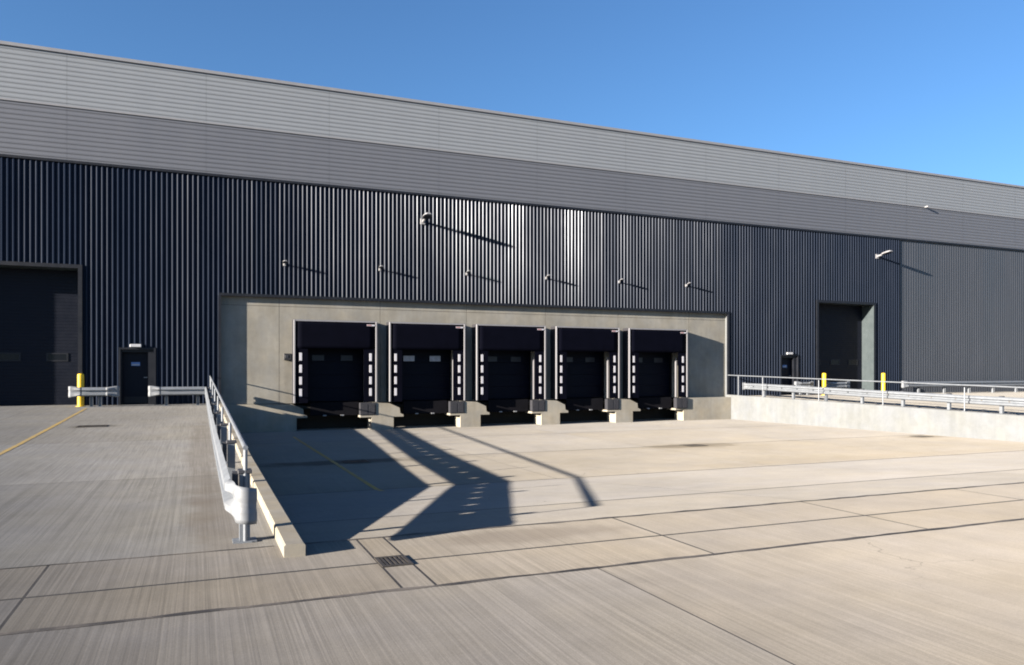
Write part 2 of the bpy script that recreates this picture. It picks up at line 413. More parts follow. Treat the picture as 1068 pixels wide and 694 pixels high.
# ------------------------------------------------------------------ drain covers
def grating(name, x0, x1, y0, y1, z0, z1, label, mat=M['iron'], group=None):
    t = thing(name, label, 'drain cover', ((x0 + x1) / 2, (y0 + y1) / 2, z0), group)
    bm = bmesh.new(); fw = .035
    zz = lambda y: z0 + (z1 - z0) * (y - y0) / (y1 - y0)
    def bar(a, b, c, d, h):
        vs = box(bm, a, b, c, d, 0, h)
        for v in vs: v.co.z += zz(v.co.y) + .004
    bar(x0, x1, y0, y0 + fw, .008); bar(x0, x1, y1 - fw, y1, .008)
    bar(x0, x0 + fw, y0 + fw, y1 - fw, .008); bar(x1 - fw, x1, y0 + fw, y1 - fw, .008)
    obj('frame', bm, mat, t)
    bm = bmesh.new(); n = max(3, int((x1 - x0) / .05))
    for i in range(n):
        a = x0 + fw + (x1 - x0 - 2 * fw) * (i + .25) / n; b = x0 + fw + (x1 - x0 - 2 * fw) * (i + .75) / n
        bar(a, b, y0 + fw, y1 - fw, .006)
    obj('grate', bm, mat, t)
    bm = bmesh.new(); quad(bm, (x0 + fw, y0 + fw, zz(y0 + fw) + .002), (x1 - fw, y0 + fw, zz(y0 + fw) + .002), (x1 - fw, y1 - fw, zz(y1 - fw) + .002), (x0 + fw, y1 - fw, zz(y1 - fw) + .002))
    obj('sump', bm, M['black'], t)
    return t
grating('drain_cover', 1.43, 1.70, 6.28, 6.62, 0, 0, 'small black iron drain cover set in the joint of the drainage strip in the foreground')
grating('drain_cover', 14.35, 15.05, 19.85, 20.45, pit_z(19.85), pit_z(20.45), 'iron drain cover in a brown stain out in the sunlit middle of the dock floor', group='drain covers across the dock floor')
grating('drain_cover', 24.1, 24.75, 19.5, 20.0, pit_z(19.5), pit_z(20.0), 'iron drain cover close to the foot of the bright right retaining wall', group='drain covers across the dock floor')
grating('drain_cover', 3.5, 4.15, 19.6, 20.2, pit_z(19.6), pit_z(20.2), 'iron drain cover on the dock floor inside the blue shadow by the yellow line', group='drain covers across the dock floor')
grating('drain_cover', -2.95, -2.25, 22.45, 22.95, side_z(22.45), side_z(22.95), 'dark drain cover in the left side yard in front of the personnel door')

# ------------------------------------------------------------------ warehouse
wh = thing('warehouse', 'long grey and anthracite ribbed metal warehouse behind the loading dock', 'warehouse', (12, WY, FFL))
XA, XB = -60.0, 130.0
XE = 37.8            # where the slate grey cladding starts
LD = (-8.75, -4.12); RD = (31.6, 35.72); DH = 5.48; REC = 0.80     # roller doors
LP = (-2.72, -1.58); RP = (29.0, 30.12); PH = 2.50; PREC = 0.26      # personnel doors

def ribbed(bm, x0, x1, z0, z1, y, pitch=0.18, dep=0.070, side=0.060, top=0.030):
    n = max(1, round((x1 - x0) / pitch)); p = (x1 - x0) / n
    prof = []
    for i in range(n):
        a = x0 + i * p; bt = p - 2 * side - top
        prof += [(a, y), (a + bt, y), (a + bt + side, y - dep), (a + bt + side + top, y - dep)]
    prof.append((x1, y))
    lo = [bm.verts.new((a, b, z0)) for a, b in prof]; hi = [bm.verts.new((a, b, z1)) for a, b in prof]
    for i in range(len(prof) - 1): bm.faces.new((lo[i], lo[i + 1], hi[i + 1], hi[i]))
FY = WY + .045
bm = bmesh.new()
top = DARK - .06
segs = [(XA, LD[0], FFL - .02), (LD[0], LD[1], DH), (LD[1], LP[0], FFL - .02), (LP[0], LP[1], PH), (LP[1], DX0, FFL - .02), (DX0, DX1, DTOP),
        (DX1, RP[0], FFL - .02), (RP[0], RP[1], PH), (RP[1], RD[0], FFL - .02), (RD[0], RD[1], DH), (RD[1], XE, FFL - .02)]
for a, b, z in segs: ribbed(bm, a, b, z, top, FY)
obj('wall_cladding', bm, M['dark_clad'], wh)
bm = bmesh.new(); ribbed(bm, XE, XB, FFL - .02, top, FY - .002, pitch=.2, dep=.012, side=.04, top=.06)
obj('end_cladding', bm, M['end_clad'], wh)

def h_ribbed(bm, x0, x1, z0, z1, y, pitch=0.172, dep=0.015):
    n = round((z1 - z0) / pitch); p = (z1 - z0) / n; prof = []
    for i in range(n):
        a = z0 + i * p
        prof += [(a, y), (a + p * .30, y), (a + p * .48, y - dep), (a + p * .82, y - dep)]
    prof.append((z1, y))
    lo = [bm.verts.new((x0, b, a)) for a, b in prof]; hi = [bm.verts.new((x1, b, a)) for a, b in prof]
    for i in range(len(prof) - 1): bm.faces.new((lo[i], hi[i], hi[i + 1], lo[i + 1]))
SEAM = -4.48
seams = [XA] + [SEAM + 4.76 * k for k in range(-11, 28)] + [XB]
for nm, z0, z1, mt in (('upper_cladding', BAND + .05, ROOF - .12, 'light_clad'), ('band_cladding', DARK + .04, BAND - .02, 'mid_clad')):
    bm = bmesh.new()
    for a, b in zip(seams, seams[1:]): h_ribbed(bm, a + .004, b - .004, z0, z1, WY - .002)
    obj(nm, bm, M[mt], wh)
obj('cladding_backing', boxes((XA, XB, WY + .004, WY + .03, DARK + .04, ROOF - .12)), M['mid_clad'], wh)
obj('drip_flashing', boxes((XA, XB, WY - .055, WY + .04, DARK - .06, DARK + .035)), M['trim'], wh)
obj('band_flashing', boxes((XA, XB, WY - .05, WY + .04, BAND - .018, BAND + .045)), M['silver_trim'], wh)
obj('parapet_capping', boxes((XA, XB, WY - .07, WY + .35, ROOF - .12, ROOF)), M['silver_trim'], wh)
obj('corner_trim', boxes((XE - .02, XE + .02, WY - .02, WY + .04, FFL - .02, DARK - .062)), M['trim'], wh)
obj('roof', boxes((XA, XB, WY + .35, WY + 90, ROOF - .4, ROOF - .25)), M['roof'], wh)
bm = boxes((XA, XB, WY + 89.8, WY + 90, 0, ROOF - .41), (XA, XA + .2, WY + .37, WY + 89.7, 0, ROOF - .41), (XB - .2, XB, WY + .37, WY + 89.7, 0, ROOF - .41))
# inner backing behind the front wall, broken at the openings
for a, b, z0, z1 in ((XA + .3, LD[0] - .08, 0, 9.3), (LD[0] - .078, LD[1] + .078, DH + .08, 9.3), (LD[1] + .08, LP[0] - .08, 0, 9.3), (LP[0] - .078, LP[1] + .078, PH + .02, 9.3), (LP[1] + .08, DX0 - .08, 0, 9.3),
                     (DX1 + .08, RP[0] - .08, 0, 9.3), (RP[0] - .078, RP[1] + .078, PH + .02, 9.3), (RP[1] + .08, RD[0] - .08, 0, 9.3), (RD[0] - .078, RD[1] + .078, DH + .08, 9.3), (RD[1] + .08, XB - .3, 0, 9.3)):
    box(bm, a, b, WY + .12, WY + .28, z0, z1)
box(bm, DX0, DX1, WY + .35, WY + .5, DTOP + .02, 9.3)
obj('rear_wall', bm, M['trim'], wh)

def roller_door(x0, x1, label_dark):
    yb = WY + REC
    d = obj('roller_door', boxes(), M['door'], wh)
    bm = bmesh.new(); z = FFL + .01; h = .1
    prof = []
    nn = int((DH - FFL) / .12); p = (DH - FFL) / nn
    for i in range(nn):
        a = FFL + i * p; prof += [(a, yb + .005), (a + .018, yb), (a + p - .012, yb)]
    prof.append((DH, yb + .012))
    lo = [bm.verts.new((x0, b, a)) for a, b in prof]; hi = [bm.verts.new((x1, b, a)) for a, b in prof]
    for i in range(len(prof) - 1): bm.faces.new((lo[i], hi[i], hi[i + 1], lo[i + 1]))
    d.data = bpy.data.meshes.new('roller_door'); bm.to_mesh(d.data); bm.free(); d.data.materials.append(M['door'])
    for v in d.data.vertices: v.co -= Vector(wh.location)
    # lined reveal
    obj('door_reveal', boxes((x0 - .06, x0, WY - .04, yb + .1, FFL - .02, DH), (x1, x1 + .06, WY - .04, yb + .1, FFL - .02, DH), (x0 - .06, x1 + .06, WY - .04, yb + .1, DH + .001, DH + .06)), M['reveal'], wh)
    obj('door_flashing', boxes((x0 - .139, x0 - .002, WY - .062, WY - .0505, FFL - .02, DH + .139), (x1 + .002, x1 + .139, WY - .062, WY - .0505, FFL - .02, DH + .139), (x0 - .0015, x1 + .0015, WY - .062, WY - .0505, DH + .003, DH + .139)), M['trim'], wh)
    obj('door_trim', boxes((x0 - .14, x0 - .0605, WY - .05, WY + .049, FFL - .02, DH + .14), (x1 + .0605, x1 + .14, WY - .05, WY + .049, FFL - .02, DH + .14), (x0 - .06, x1 + .06, WY - .05, WY + .049, DH + .0605, DH + .14)), M['trim'], wh)
    w = x1 - x0
    for k in (.14, .5, .83):
        cx = x0 + w * k
        f = obj('window', boxes((cx - .36, cx - .30, yb - .02, yb + .01, 2.04, 2.36), (cx + .30, cx + .36, yb - .02, yb + .01, 2.04, 2.36), (cx - .30, cx + .30, yb - .02, yb + .01, 2.04, 2.09), (cx - .30, cx + .30, yb - .02, yb + .01, 2.31, 2.36)), M['trim'], d)
        obj('pane', boxes((cx - .30, cx + .30, yb - .008, yb + .008, 2.09, 2.31)), M['glass'], f) if False else obj('pane', boxes((cx - .299, cx + .299, yb - .008, yb + .004, 2.091, 2.309)), M['glass'], d)
    return d
M['reveal'] = simple('reveal_lining', (0.040, 0.053, 0.058), 0.5, var=.08)
roller_door(*LD, ''); roller_door(*RD, '')

def personnel_door(x0, x1):
    yb = WY + PREC; lx0, lx1 = x0 + .05, x1 - .20
    d = obj('personnel_door', boxes((lx0, lx1, yb, yb + .05, FFL + .01, PH - .1), bev=.004), M['door'], wh)
    obj('handle', boxes((lx1 - .16, lx1 - .04, yb - .07, yb - .05, 1.42, 1.45), (lx1 - .07, lx1 - .04, yb - .05, yb, 1.42, 1.45)), M['zinc_dull'], d)
    cx = (lx0 + lx1) / 2
    obj('sign', boxes((cx - .15, cx + .15, yb - .012, yb - .001, 1.88, 2.02)), M['blue'], d)
    obj('sign_strip', boxes((cx - .13, cx + .13, yb - .015, yb - .0125, 1.90, 1.945)), M['white'], d)
    obj('kick_plate', boxes((lx0 + .04, lx1 - .04, yb - .006, yb - .001, FFL + .05, FFL + .3)), M['trim'], d)
    obj('door_frame', boxes((x0, lx0, WY + .05, yb + .06, FFL - .02, PH - .1), (lx1, x1, WY + .05, yb + .06, FFL - .02, PH - .1), (x0, x1, WY + .05, yb + .06, PH - .099, PH - .002)), M['trim'], wh)
    obj('door_trim', boxes((x0 - .07, x0, WY - .05, WY + .049, FFL - .02, PH + .07), (x1, x1 + .07, WY - .05, WY + .049, FFL - .02, PH + .07), (x0 + .001, x1 - .001, WY - .05, WY + .049, PH, PH + .07)), M['trim'], wh)
personnel_door(*LP); personnel_door(*RP)
# flashing round the dock opening
obj('dock_flashing', boxes((DX0 - .08, DX1 + .10, WY - .055, WY + .06, DTOP - .09, DTOP + .02), (DX0 - .1, DX0, WY - .055, WY + .06, FFL - .02, DTOP - .091), (DX1, DX1 + .1, WY - .055, WY + .06, FFL - .02, DTOP - .091)), M['trim'], wh)
obj('dock_soffit', boxes((DX0, DX1, WY + .061, CY + .2, DTOP - .03, DTOP + .015)), M['trim'], wh)
obj('dock_jamb', boxes((DX1, DX1 + .05, WY + .061, CY + .3, FFL, DTOP - .031)), M['retain'], wh)
obj('dock_jamb', boxes((DX0 - .05, DX0, WY + .061, CY + .3, FFL, DTOP - .031)), M['retain'], wh)
for cx, lab in (((LP[0] + LP[1]) / 2 - .05, 'white bulkhead light over the left personnel door'), ((RP[0] + RP[1]) / 2 - .05, 'white bulkhead light over the right personnel door')):
    t = thing('bulkhead_light', lab, 'wall light', (cx, WY - .05, 2.62), 'bulkhead lights over the personnel doors')
    obj('casing', boxes((cx - .20, cx + .20, WY - .15, WY - .051, 2.58, 2.70), bev=.02), M['white'], t)
    obj('back_plate', boxes((cx - .22, cx + .22, WY - .0505, WY - .003, 2.565, 2.715)), M['trim'], t)

# ------------------------------------------------------------------ loading dock (concrete wall, piers, doors, levellers)
dk = thing('loading_dock', 'pale concrete loading dock wall with five bays below the warehouse cladding', 'loading dock', (13, CY, -.8))
OPW, OPH = 1.28, 3.25
# precast panels with joints, opened for the dock doors
bm = bmesh.new()
edges = [DX0] + [2.98 if i == 0 else BAYS[i] - PITCH / 2 for i in range(5)] + [BAYS[4] + PITCH / 2 + .1, DX1]
edges = [DX0, 3.05] + [BAYS[i] - PITCH / 2 for i in range(1, 5)] + [BAYS[4] + PITCH / 2 + .25, DX1]
g = .008
for i in range(len(edges) - 1):
    a, b = edges[i] + (g if i else 0), edges[i + 1] - (g if i < len(edges) - 2 else 0)
    box(bm, a, b, CY, CY + .15, 4.33 + g, DTOP - .032)          # top row
    bc = [c for c in BAYS if a < c < b]
    if bc:
        c = bc[0]
        box(bm, a, c - OPW, CY, CY + .15, FFL - .05, OPH); box(bm, c + OPW, b, CY, CY + .15, FFL - .05, OPH)
        box(bm, a, b, CY, CY + .15, OPH + .0005, 4.33 - g)
    else:
        box(bm, a, b, CY, CY + .15, FFL - .05, 4.33 - g)
obj('wall_panels', bm, M['panel'], dk)
obj('panel_joint', boxes(*[(e - g, e + g, CY + .012, CY + .1, OPH + .3 if 0 < i < 6 and i != 1 else FFL, DTOP - .033) for i, e in enumerate(edges) if 0 < i < len(edges) - 1],
    (DX0, DX1, CY + .012, CY + .1, 4.33 - g + .0004, 4.33 + g - .0004)), M['fine_joint'], dk)
# side walls and piers of the dock base
PF = 31.50
TOPZ = FFL - .052
def pier_profile(c, left_end=None, right_end=None):
    """left_end / right_end: x where the wall just runs on instead of a corbel"""
    pts = []
    if left_end is None: pts += [(c - .47, -.95)]
    else: pts += [(left_end, -.95)]
    if right_end is None:
        pts += [(c + .47, -.95), (c + .47, -.255), (c + .90, -.255), (c + .90, -.17), (c + .76, -.11), (c + .73, .12), (c + .30, TOPZ - .03)]
    else: pts += [(right_end, -.95), (right_end, TOPZ)]
    if left_end is None: pts += [(c - .28, TOPZ), (c - .28, -.17), (c - .94, -.17), (c - .94, -.255), (c - .47, -.255)]
    else: pts += [(left_end, TOPZ)]
    return pts
for i in range(4):
    c = BAYS[i] + PITCH / 2 - .04
    bm = bmesh.new(); prism_xz(bm, pier_profile(c), PF, CY + .16)
    obj('pier', bm, M['dock'], dk)
cl = BAYS[0] - PITCH / 2 - .04
bm = bmesh.new(); prism_xz(bm, pier_profile(cl, left_end=DX0 + .04), SWF, CY + .16)
obj('side_wall', bm, M['dock'], dk)
cr = BAYS[4] + PITCH / 2 - .04
bm = bmesh.new(); prism_xz(bm, pier_profile(cr, right_end=DX1 - .13), PF + .06, CY + .16)
obj('side_wall', bm, M['dock'], dk)
for i in range(5):
    c = BAYS[i] + PITCH / 2 - .04
    bm = bmesh.new(); box(bm, c - .955, c - .285, PF - .03, PF + .22, -.165, TOPZ + .008, bev=.012)
    for k in range(2): box(bm, c - .88 + .30 * k, c - .64 + .30 * k, PF - .038, PF - .031, -.13, TOPZ - .06)
    obj('bumper', bm, M['rubber'], dk)
    b = BAYS[i]
    # leveller: platform edge, lip, lip keepers
    lv = obj('leveller', boxes((b - 1.02, b + 1.0, 31.98, CY + 1.0, FFL - .14, FFL - .02), (b - 1.0, b + .98, 31.92, 31.978, -.17, FFL - .03)), M['steel'], dk)
    for dx in (-.42, .30): obj('lip_keeper', boxes((b + dx - .07, b + dx + .07, 31.84, 31.918, -.185, -.14)), M['zinc_dull'], lv)
    # sectional door well back in the opening
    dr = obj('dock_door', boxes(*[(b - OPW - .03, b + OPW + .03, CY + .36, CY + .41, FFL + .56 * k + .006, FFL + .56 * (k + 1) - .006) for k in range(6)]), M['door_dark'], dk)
    for s in (-.6, .6):
        wn = obj('window', boxes((b + s - .25, b + s + .25, CY + .335, CY + .359, 2.12, 2.36), bev=.004), M['glint_glass'] if i == 1 else M['dim_glass'], dr)
    obj('door_seal', boxes((b - OPW - .04, b - OPW, CY + .151, CY + .5, FFL, OPH), (b + OPW, b + OPW + .04, CY + .151, CY + .5, FFL, OPH), (b - OPW, b + OPW, CY + .151, CY + .5, OPH, OPH + .05)), M['steel'], dk)
obj('pit_back', boxes((DX0, DX1, CY + 1.2, CY + 1.3, -.95, OPH + .6), (DX0, DX1, CY + .17, CY + 1.19, FFL - .30, FFL - .16), (DX0, DX1, CY + .2, CY + 1.19, OPH + .4, OPH + .5)), M['void'], dk)
t = thing('control_box', 'small black control box on the pale concrete beside the leftmost dock shelter', 'control box', (3.3, CY, 2.25))
obj('casing', boxes((3.22, 3.52, CY - .12, CY - .001, 2.13, 2.40), bev=.01), M['black'], t)
obj('lamp_lens', boxes((3.27, 3.40, CY - .135, CY - .121, 2.22, 2.34), bev=.004), M['lens'], t)

# ------------------------------------------------------------------ dock shelters
SF = 31.56; SB, STOP = FFL - .02, 3.77; SW = 1.70; OW = 1.14; HB = 2.60
def make_shelter(c, label):
    t = thing('dock_shelter', label, 'dock shelter', (c, SF, FFL), 'black dock shelters along the dock wall')
    bm = bmesh.new()
    for s in (-1, 1):
        a, b = sorted((c + s * SW, c + s * (SW - .062)))
        box(bm, a, b, SF - .012, SF + .06, SB, STOP, bev=.006)
    box(bm, c - SW + .076, c + SW - .076, SF - .010, SF + .06, STOP - .055, STOP + .003)
    obj('frame', bm, M['alu'], t)
    bm = bmesh.new()
    box(bm, c - SW + .004, c - SW + .03, SF + .061, CY - .002, SB, STOP - .01)
    box(bm, c + SW - .03, c + SW - .004, SF + .061, CY - .002, SB, STOP - .01)
    box(bm, c - SW + .004, c + SW - .004, SF + .061, CY - .002, STOP - .009, STOP + .012)
    obj('side_panel', bm, M['shelter_side'], t)
    # head curtain, hanging with a slight bow
    bm = bmesh.new(); n, mz = 12, 8; rows = []
    rr = random.Random(int(c * 10))
    for j in range(mz + 1):
        z = HB + (STOP - .056 - HB) * j / mz; row = []
        for i in range(n + 1):
            x = c - SW + .077 + (2 * SW - .154) * i / n
            y = SF + .012 - .018 * math.sin(math.pi * i / n) * (1 - j / mz) + rr.uniform(-.004, .004) * (1 - j / mz)
            row.append(bm.verts.new((x, y, z)))
        rows.append(row)
    for j in range(mz):
        for i in range(n): bm.faces.new((rows[j][i], rows[j][i + 1], rows[j + 1][i + 1], rows[j + 1][i]))
    hc = obj('head_curtain', bm, M['curtain'], t, smooth=True)
    sm = hc.modifiers.new('thick', 'SOLIDIFY'); sm.thickness = .008
    for s in (-1, 1):
        a, b = sorted((c + s * OW, c + s * (SW - .077)))
        bm = bmesh.new(); box(bm, a, b, SF + .022, SF + .034, SB, HB + .25)
        sc = obj('side_curtain', bm, M['curtain'], t)
        mx = c + s * (SW - .275)
        for k in range(4):
            z = .80 + .488 * k
            obj('marker', boxes((mx - .052, mx + .052, SF + .012, SF + .0215, z - .16, z + .16), bev=.004), M['marker'], sc)
    obj('sunlit_edge_strip', boxes((c + OW + .10, c + OW + .17, SF + .36, SF + .44, SB, 2.35)), M['alu'], t)  # added pale strip standing in for the sunlit inner edge of the opening
    # small maker's plate at the top right corner
    p = obj('name_plate', boxes((c + SW - .44, c + SW - .10, SF - .019, SF - .013, STOP - .20, STOP - .135)), M['marker'], t)
    obj('print', boxes((c + SW - .43, c + SW - .24, SF - .0215, SF - .0195, STOP - .186, STOP - .149)), M['red'], p)
    return t
sh_labels = ['leftmost black dock shelter, beside the small black control box, its lower floor in blue shadow',
             'black dock shelter with two pale window panes showing in its door, second from the left',
             'middle black dock shelter of the five, between the second and third concrete piers',
             'black dock shelter second from the right, just left of the one shading the bare concrete',
             'rightmost black dock shelter, throwing its shadow on the bare concrete wall to its right']
proto = make_shelter(BAYS[0], sh_labels[0])
for i in range(1, 5):
    c_ = copy_tree(proto); c_.location.x = BAYS[i]; c_['label'] = sh_labels[i]

# ------------------------------------------------------------------ wall lamps
def wall_lamp(name, x, z, ln, w, hl, rise, label, group, cat):
    t = thing(name, label, cat, (x, WY, z), group)
    y0 = WY - .012
    obj('bracket', boxes((x - w * .26, x + w * .26, y0 - .04, y0 + .04, z - w * .32, z + w * .32), bev=.008), M['lamp'], t)
    bm = bmesh.new(); ya = y0 - .03; ye = y0 - (ln - hl)
    tube(bm, (x, ya, z), (x, ye, z + rise * (ln - hl) / ln), w * .13, 10)
    obj('arm', bm, M['lamp'], t)
    # head: tapered shallow casing with lens below
    bm = bmesh.new(); sec = []
    for f, ww, hh in ((0, .35, .6), (.12, .8, 1.0), (.6, 1.0, 1.0), (.92, .8, .8), (1.0, .5, .4)):
        y = ye + .02 - hl * f; zc = z + rise * (ln - hl + hl * f) / ln; a = w * .5 * ww; h = w * .2 * hh
        sec.append([bm.verts.new(p) for p in ((x - a, y, zc - h * .35), (x + a, y, zc - h * .35), (x + a * .95, y, zc + h * .25), (x + a * .55, y, zc + h), (x - a * .55, y, zc + h), (x - a * .95, y, zc + h * .25))])
    for A, B in zip(sec, sec[1:]):
        for i in range(6):
            j = (i + 1) % 6; bm.faces.new((A[j], A[i], B[i], B[j]))
    bm.faces.new(sec[0]); bm.faces.new(sec[-1][::-1])
    obj('lamp_head', bm, M['lamp'], t)
    y1, y2 = ye - hl * .15, ye - hl * .85
    za = z + rise * (ln - hl * .85) / ln - w * .075; zb = z + rise * (ln - hl * .15) / ln - w * .075
    bm = bmesh.new(); a = w * .38
    vs = box(bm, x - a, x + a, y2, y1, -.015, 0)
    for v in vs: v.co.z += za + (zb - za) * (v.co.y - y1) / (y2 - y1)
    obj('lens', bm, M['lens'], t)
    return t
where = ['above the bare concrete left of the bays', 'above the gap between the first and second dock shelters', 'above the gap between the second and middle dock shelters',
         'above the gap between the middle and fourth dock shelters', 'above the gap between the last two dock shelters', 'above the shaded concrete right of the last dock shelter']
lp = None
for i in range(6):
    lab = 'small grey lamp ' + where[i]; x = BAY0 - PITCH / 2 - .05 + PITCH * i
    if i == 0: lp = wall_lamp('dock_lamp', x, 6.03, .40, .20, .26, .10, lab, 'small lamps in a row over the dock bays', 'wall lamp')
    else:
        c_ = copy_tree(lp); c_.location.x = x; c_['label'] = lab
fl = wall_lamp('flood_lamp', 9.06, 8.22, 1.0, .40, .62, .16, 'large grey floodlight on a long arm high above the second dock bay', 'large floodlights high on the cladding', 'floodlight')
c_ = copy_tree(fl); c_.location.x = 36.0; c_.location.z = 8.28; c_['label'] = 'large grey floodlight on a long arm high above the right roller door'
t = thing('security_camera', 'tiny white camera high on the grey cladding band at the right end', 'camera', (39.8, WY - .05, 11.43))
obj('housing', boxes((39.75, 39.87, WY - .28, WY - .12, 11.38, 11.47), bev=.015), M['lamp'], t)
obj('mount', boxes((39.78, 39.84, WY - .119, WY - .051, 11.40, 11.45)), M['lamp'], t)

# ------------------------------------------------------------------ retaining walls
def retaining(name, x0, x1, label, mat, ysn, cats='retaining wall'):
    t = thing(name, label, cats, ((x0 + x1) / 2, 6.95, 0))
    for a, b in zip(ysn, ysn[1:]):
        bm = bmesh.new(); e = .012 if b != ysn[-1] else 0; n = max(5, int(b - a)); rings = []
        for k in range(n + 1):
            y = a + (b - e - a) * k / n; z = kerb_z(y); zb = min(-.10, pit_z(y) - .25)
            bv = .015
            rings.append([bm.verts.new(p) for p in ((x0, y, zb), (x1, y, zb), (x1, y, z - bv), (x1 - bv, y, z), (x0 + bv, y, z), (x0, y, z - bv))])
        for A, B in zip(rings, rings[1:]):
            for i in range(6):
                j = (i + 1) % 6; bm.faces.new((A[j], A[i], B[i], B[j]))
        bm.faces.new(rings[0]); bm.faces.new(rings[-1][::-1])
        obj('wall_section', bm, mat, t)
    if len(ysn) == 2: return t
    bm = bmesh.new()
    for y in ysn[1:-1]: box(bm, x0 + .006, x1 - .006, y - .0125, y + .0005, -.6, kerb_z(y) - .006)
    obj('joint_filler', bm, M['joint_dark'], t)
    return t
retaining('retaining_wall', .70, .885, 'low stained concrete kerb wall along the left edge of the sunken dock', M['kerb'], [6.95, 7.95, 11.1, 14.3, 17.5, 20.7, 23.9, 27.1, SWF - .004])
retaining('retaining_wall', 25.33, 25.60, 'bright sunlit concrete wall along the right side of the sunken dock', M['retain'], [6.95, SWF - .004])
bm = bmesh.new()
# concrete margin and base strip under the near end of the left barrier
for a, b in ((7.0, 7.46),): pass

# ------------------------------------------------------------------ guardrails
WPROF = [(-.155, .028), (-.140, .012), (-.112, .078), (-.058, .083), (-.020, .010), (.020, .010), (.058, .083), (.112, .078), (.140, .012), (.155, .028)]
WPROF = [(-.155, .030), (-.118, .078), (-.060, .083), (-.020, .004), (.020, .004), (.060, .083), (.118, .078), (.155, .030)]
def sweep_beam(bm, path, slots=(), crease=False):
    """path: list of (x, y, z, nx, ny, flare, depth) ; (nx, ny) points to the traffic side. slots: list of segment indices left open at the middle"""
    rings = []
    for (x, y, z, nx, ny, fl, dp) in path:
        rings.append([bm.verts.new((x + nx * d * dp, y + ny * d * dp, z + h * fl)) for h, d in WPROF])
    for k, (A, B) in enumerate(zip(rings, rings[1:])):
        for i in range(len(WPROF) - 1):
            if i == 3 and k in slots: continue
            bm.faces.new((A[i], B[i], B[i + 1], A[i + 1]))
        if crease:
            for i in range(1, len(WPROF) - 1):
                e = bm.edges.get((A[i], B[i]))
                if e: e.smooth = False
def beam_obj(bm, parent, name='beam', mat=None):
    o = obj(name, bm, mat or M['zinc'], parent)
    m = o.modifiers.new('thick', 'SOLIDIFY'); m.thickness = .005; m.offset = 0
    return o
def terminal(parent, x, y, z, dx, dy, nx, ny, flare=1.25, droop=0.0):
    """flared end: runs on along (dx, dy) then curls round away from the traffic side"""
    bm = bmesh.new(); path = []
    for k in range(6):
        f = k / 5; path.append((x + dx * .34 * f, y + dy * .34 * f, z - droop * .3 * f * f, nx, ny, 1.0 + (flare - 1) * f * f * (3 - 2 * f), 1 - .92 * f * f * (3 - 2 * f)))
    r = .085; cx, cy = x + dx * .34 - nx * r, y + dy * .34 - ny * r
    for k in range(1, 17):
        a = math.pi * .95 * k / 16
        ex, ey = nx * math.cos(a) + dx * math.sin(a), ny * math.cos(a) + dy * math.sin(a)
        path.append((cx + ex * r, cy + ey * r, z - droop * (.3 + .7 * k / 16), ex, ey, flare - .05 * k / 16, .08))
    sweep_beam(bm, path, (), True)
    o = beam_obj(bm, parent, 'end_terminal', M['white_end'])
    for p in o.data.polygons: p.use_smooth = True
    return o
def c_post(x, y, z0, z1, ax, mat, parent):
    """open C section post; ax: 0 web faces x, 1 web faces y"""
    bm = bmesh.new(); w, d, tk = .048, .055, .007
    if ax == 0: bs = ((x - w, x - w + tk, y - d, y + d), (x - w + tk + .0002, x + w, y - d, y - d + tk), (x - w + tk + .0002, x + w, y + d - tk, y + d))
    else: bs = ((x - d, x + d, y + w - tk, y + w), (x - d, x - d + tk, y - w, y + w - tk - .0002), (x + d - tk, x + d, y - w, y + w - tk - .0002))
    for b in bs: box(bm, *b, z0, z1)
    box(bm, x - .11, x + .11, y - .10, y + .10, z0, z0 + .012)
    return obj('post', bm, mat, parent)

def long_rail(name, x, n, label, y0, y1, group=None, sp=3.2):
    """barrier along Y; n = -1 traffic side left, +1 right"""
    t = thing(name, label, 'guardrail', (x, y0, 0), group)
    bm = bmesh.new(); path = []; slots = []; y = y0; hole = y0 + 1.1
    ylist = [y0]
    while hole < y1 - .3:
        ylist += [hole - .035, hole + .035]; hole += 1.0
    ylist.append(y1)
    for k in range(1, len(ylist) - 1, 2): slots.append(k)
    for yy in ylist: path.append((x, yy, side_z(yy) + .52, n, 0, 1, 1))
    sweep_beam(bm, path, slots); beam_obj(bm, t)
    terminal(t, x, y0 + .001, side_z(y0) + .52, 0, -1, n, 0, 1.06, .05)
    yy = y0 + .45; k = 0
    while yy < y1 - .2:
        px = x - n * .115
        po = c_post(px, yy, side_z(yy), side_z(yy) + .66, 0, M['zinc'], t)
        obj('spacer', boxes((min(x - n * .055, x - n * .002), max(x - n * .055, x - n * .002), yy - .055, yy + .055, side_z(yy) + .42, side_z(yy) + .68)), M['spacer'], po)
        obj('post_cap', boxes((px - .065, px + .065, yy - .07, yy + .07, side_z(yy) + .661, side_z(yy) + .70), bev=.006), M['spacer'], po)
        yy += sp; k += 1
    return t
gl = long_rail('guardrail', .30, -1, 'long galvanised guardrail running up the left edge of the sunken dock', 7.35, 31.75)
gr = long_rail('guardrail', 25.83, -1, 'long galvanised guardrail behind the handrail on the bright right wall', 7.35, 30.9, None, 2.0)
terminal(gr, 25.83, 30.901, side_z(30.9) + .52, 0, 1, -1, 0, 1.2)

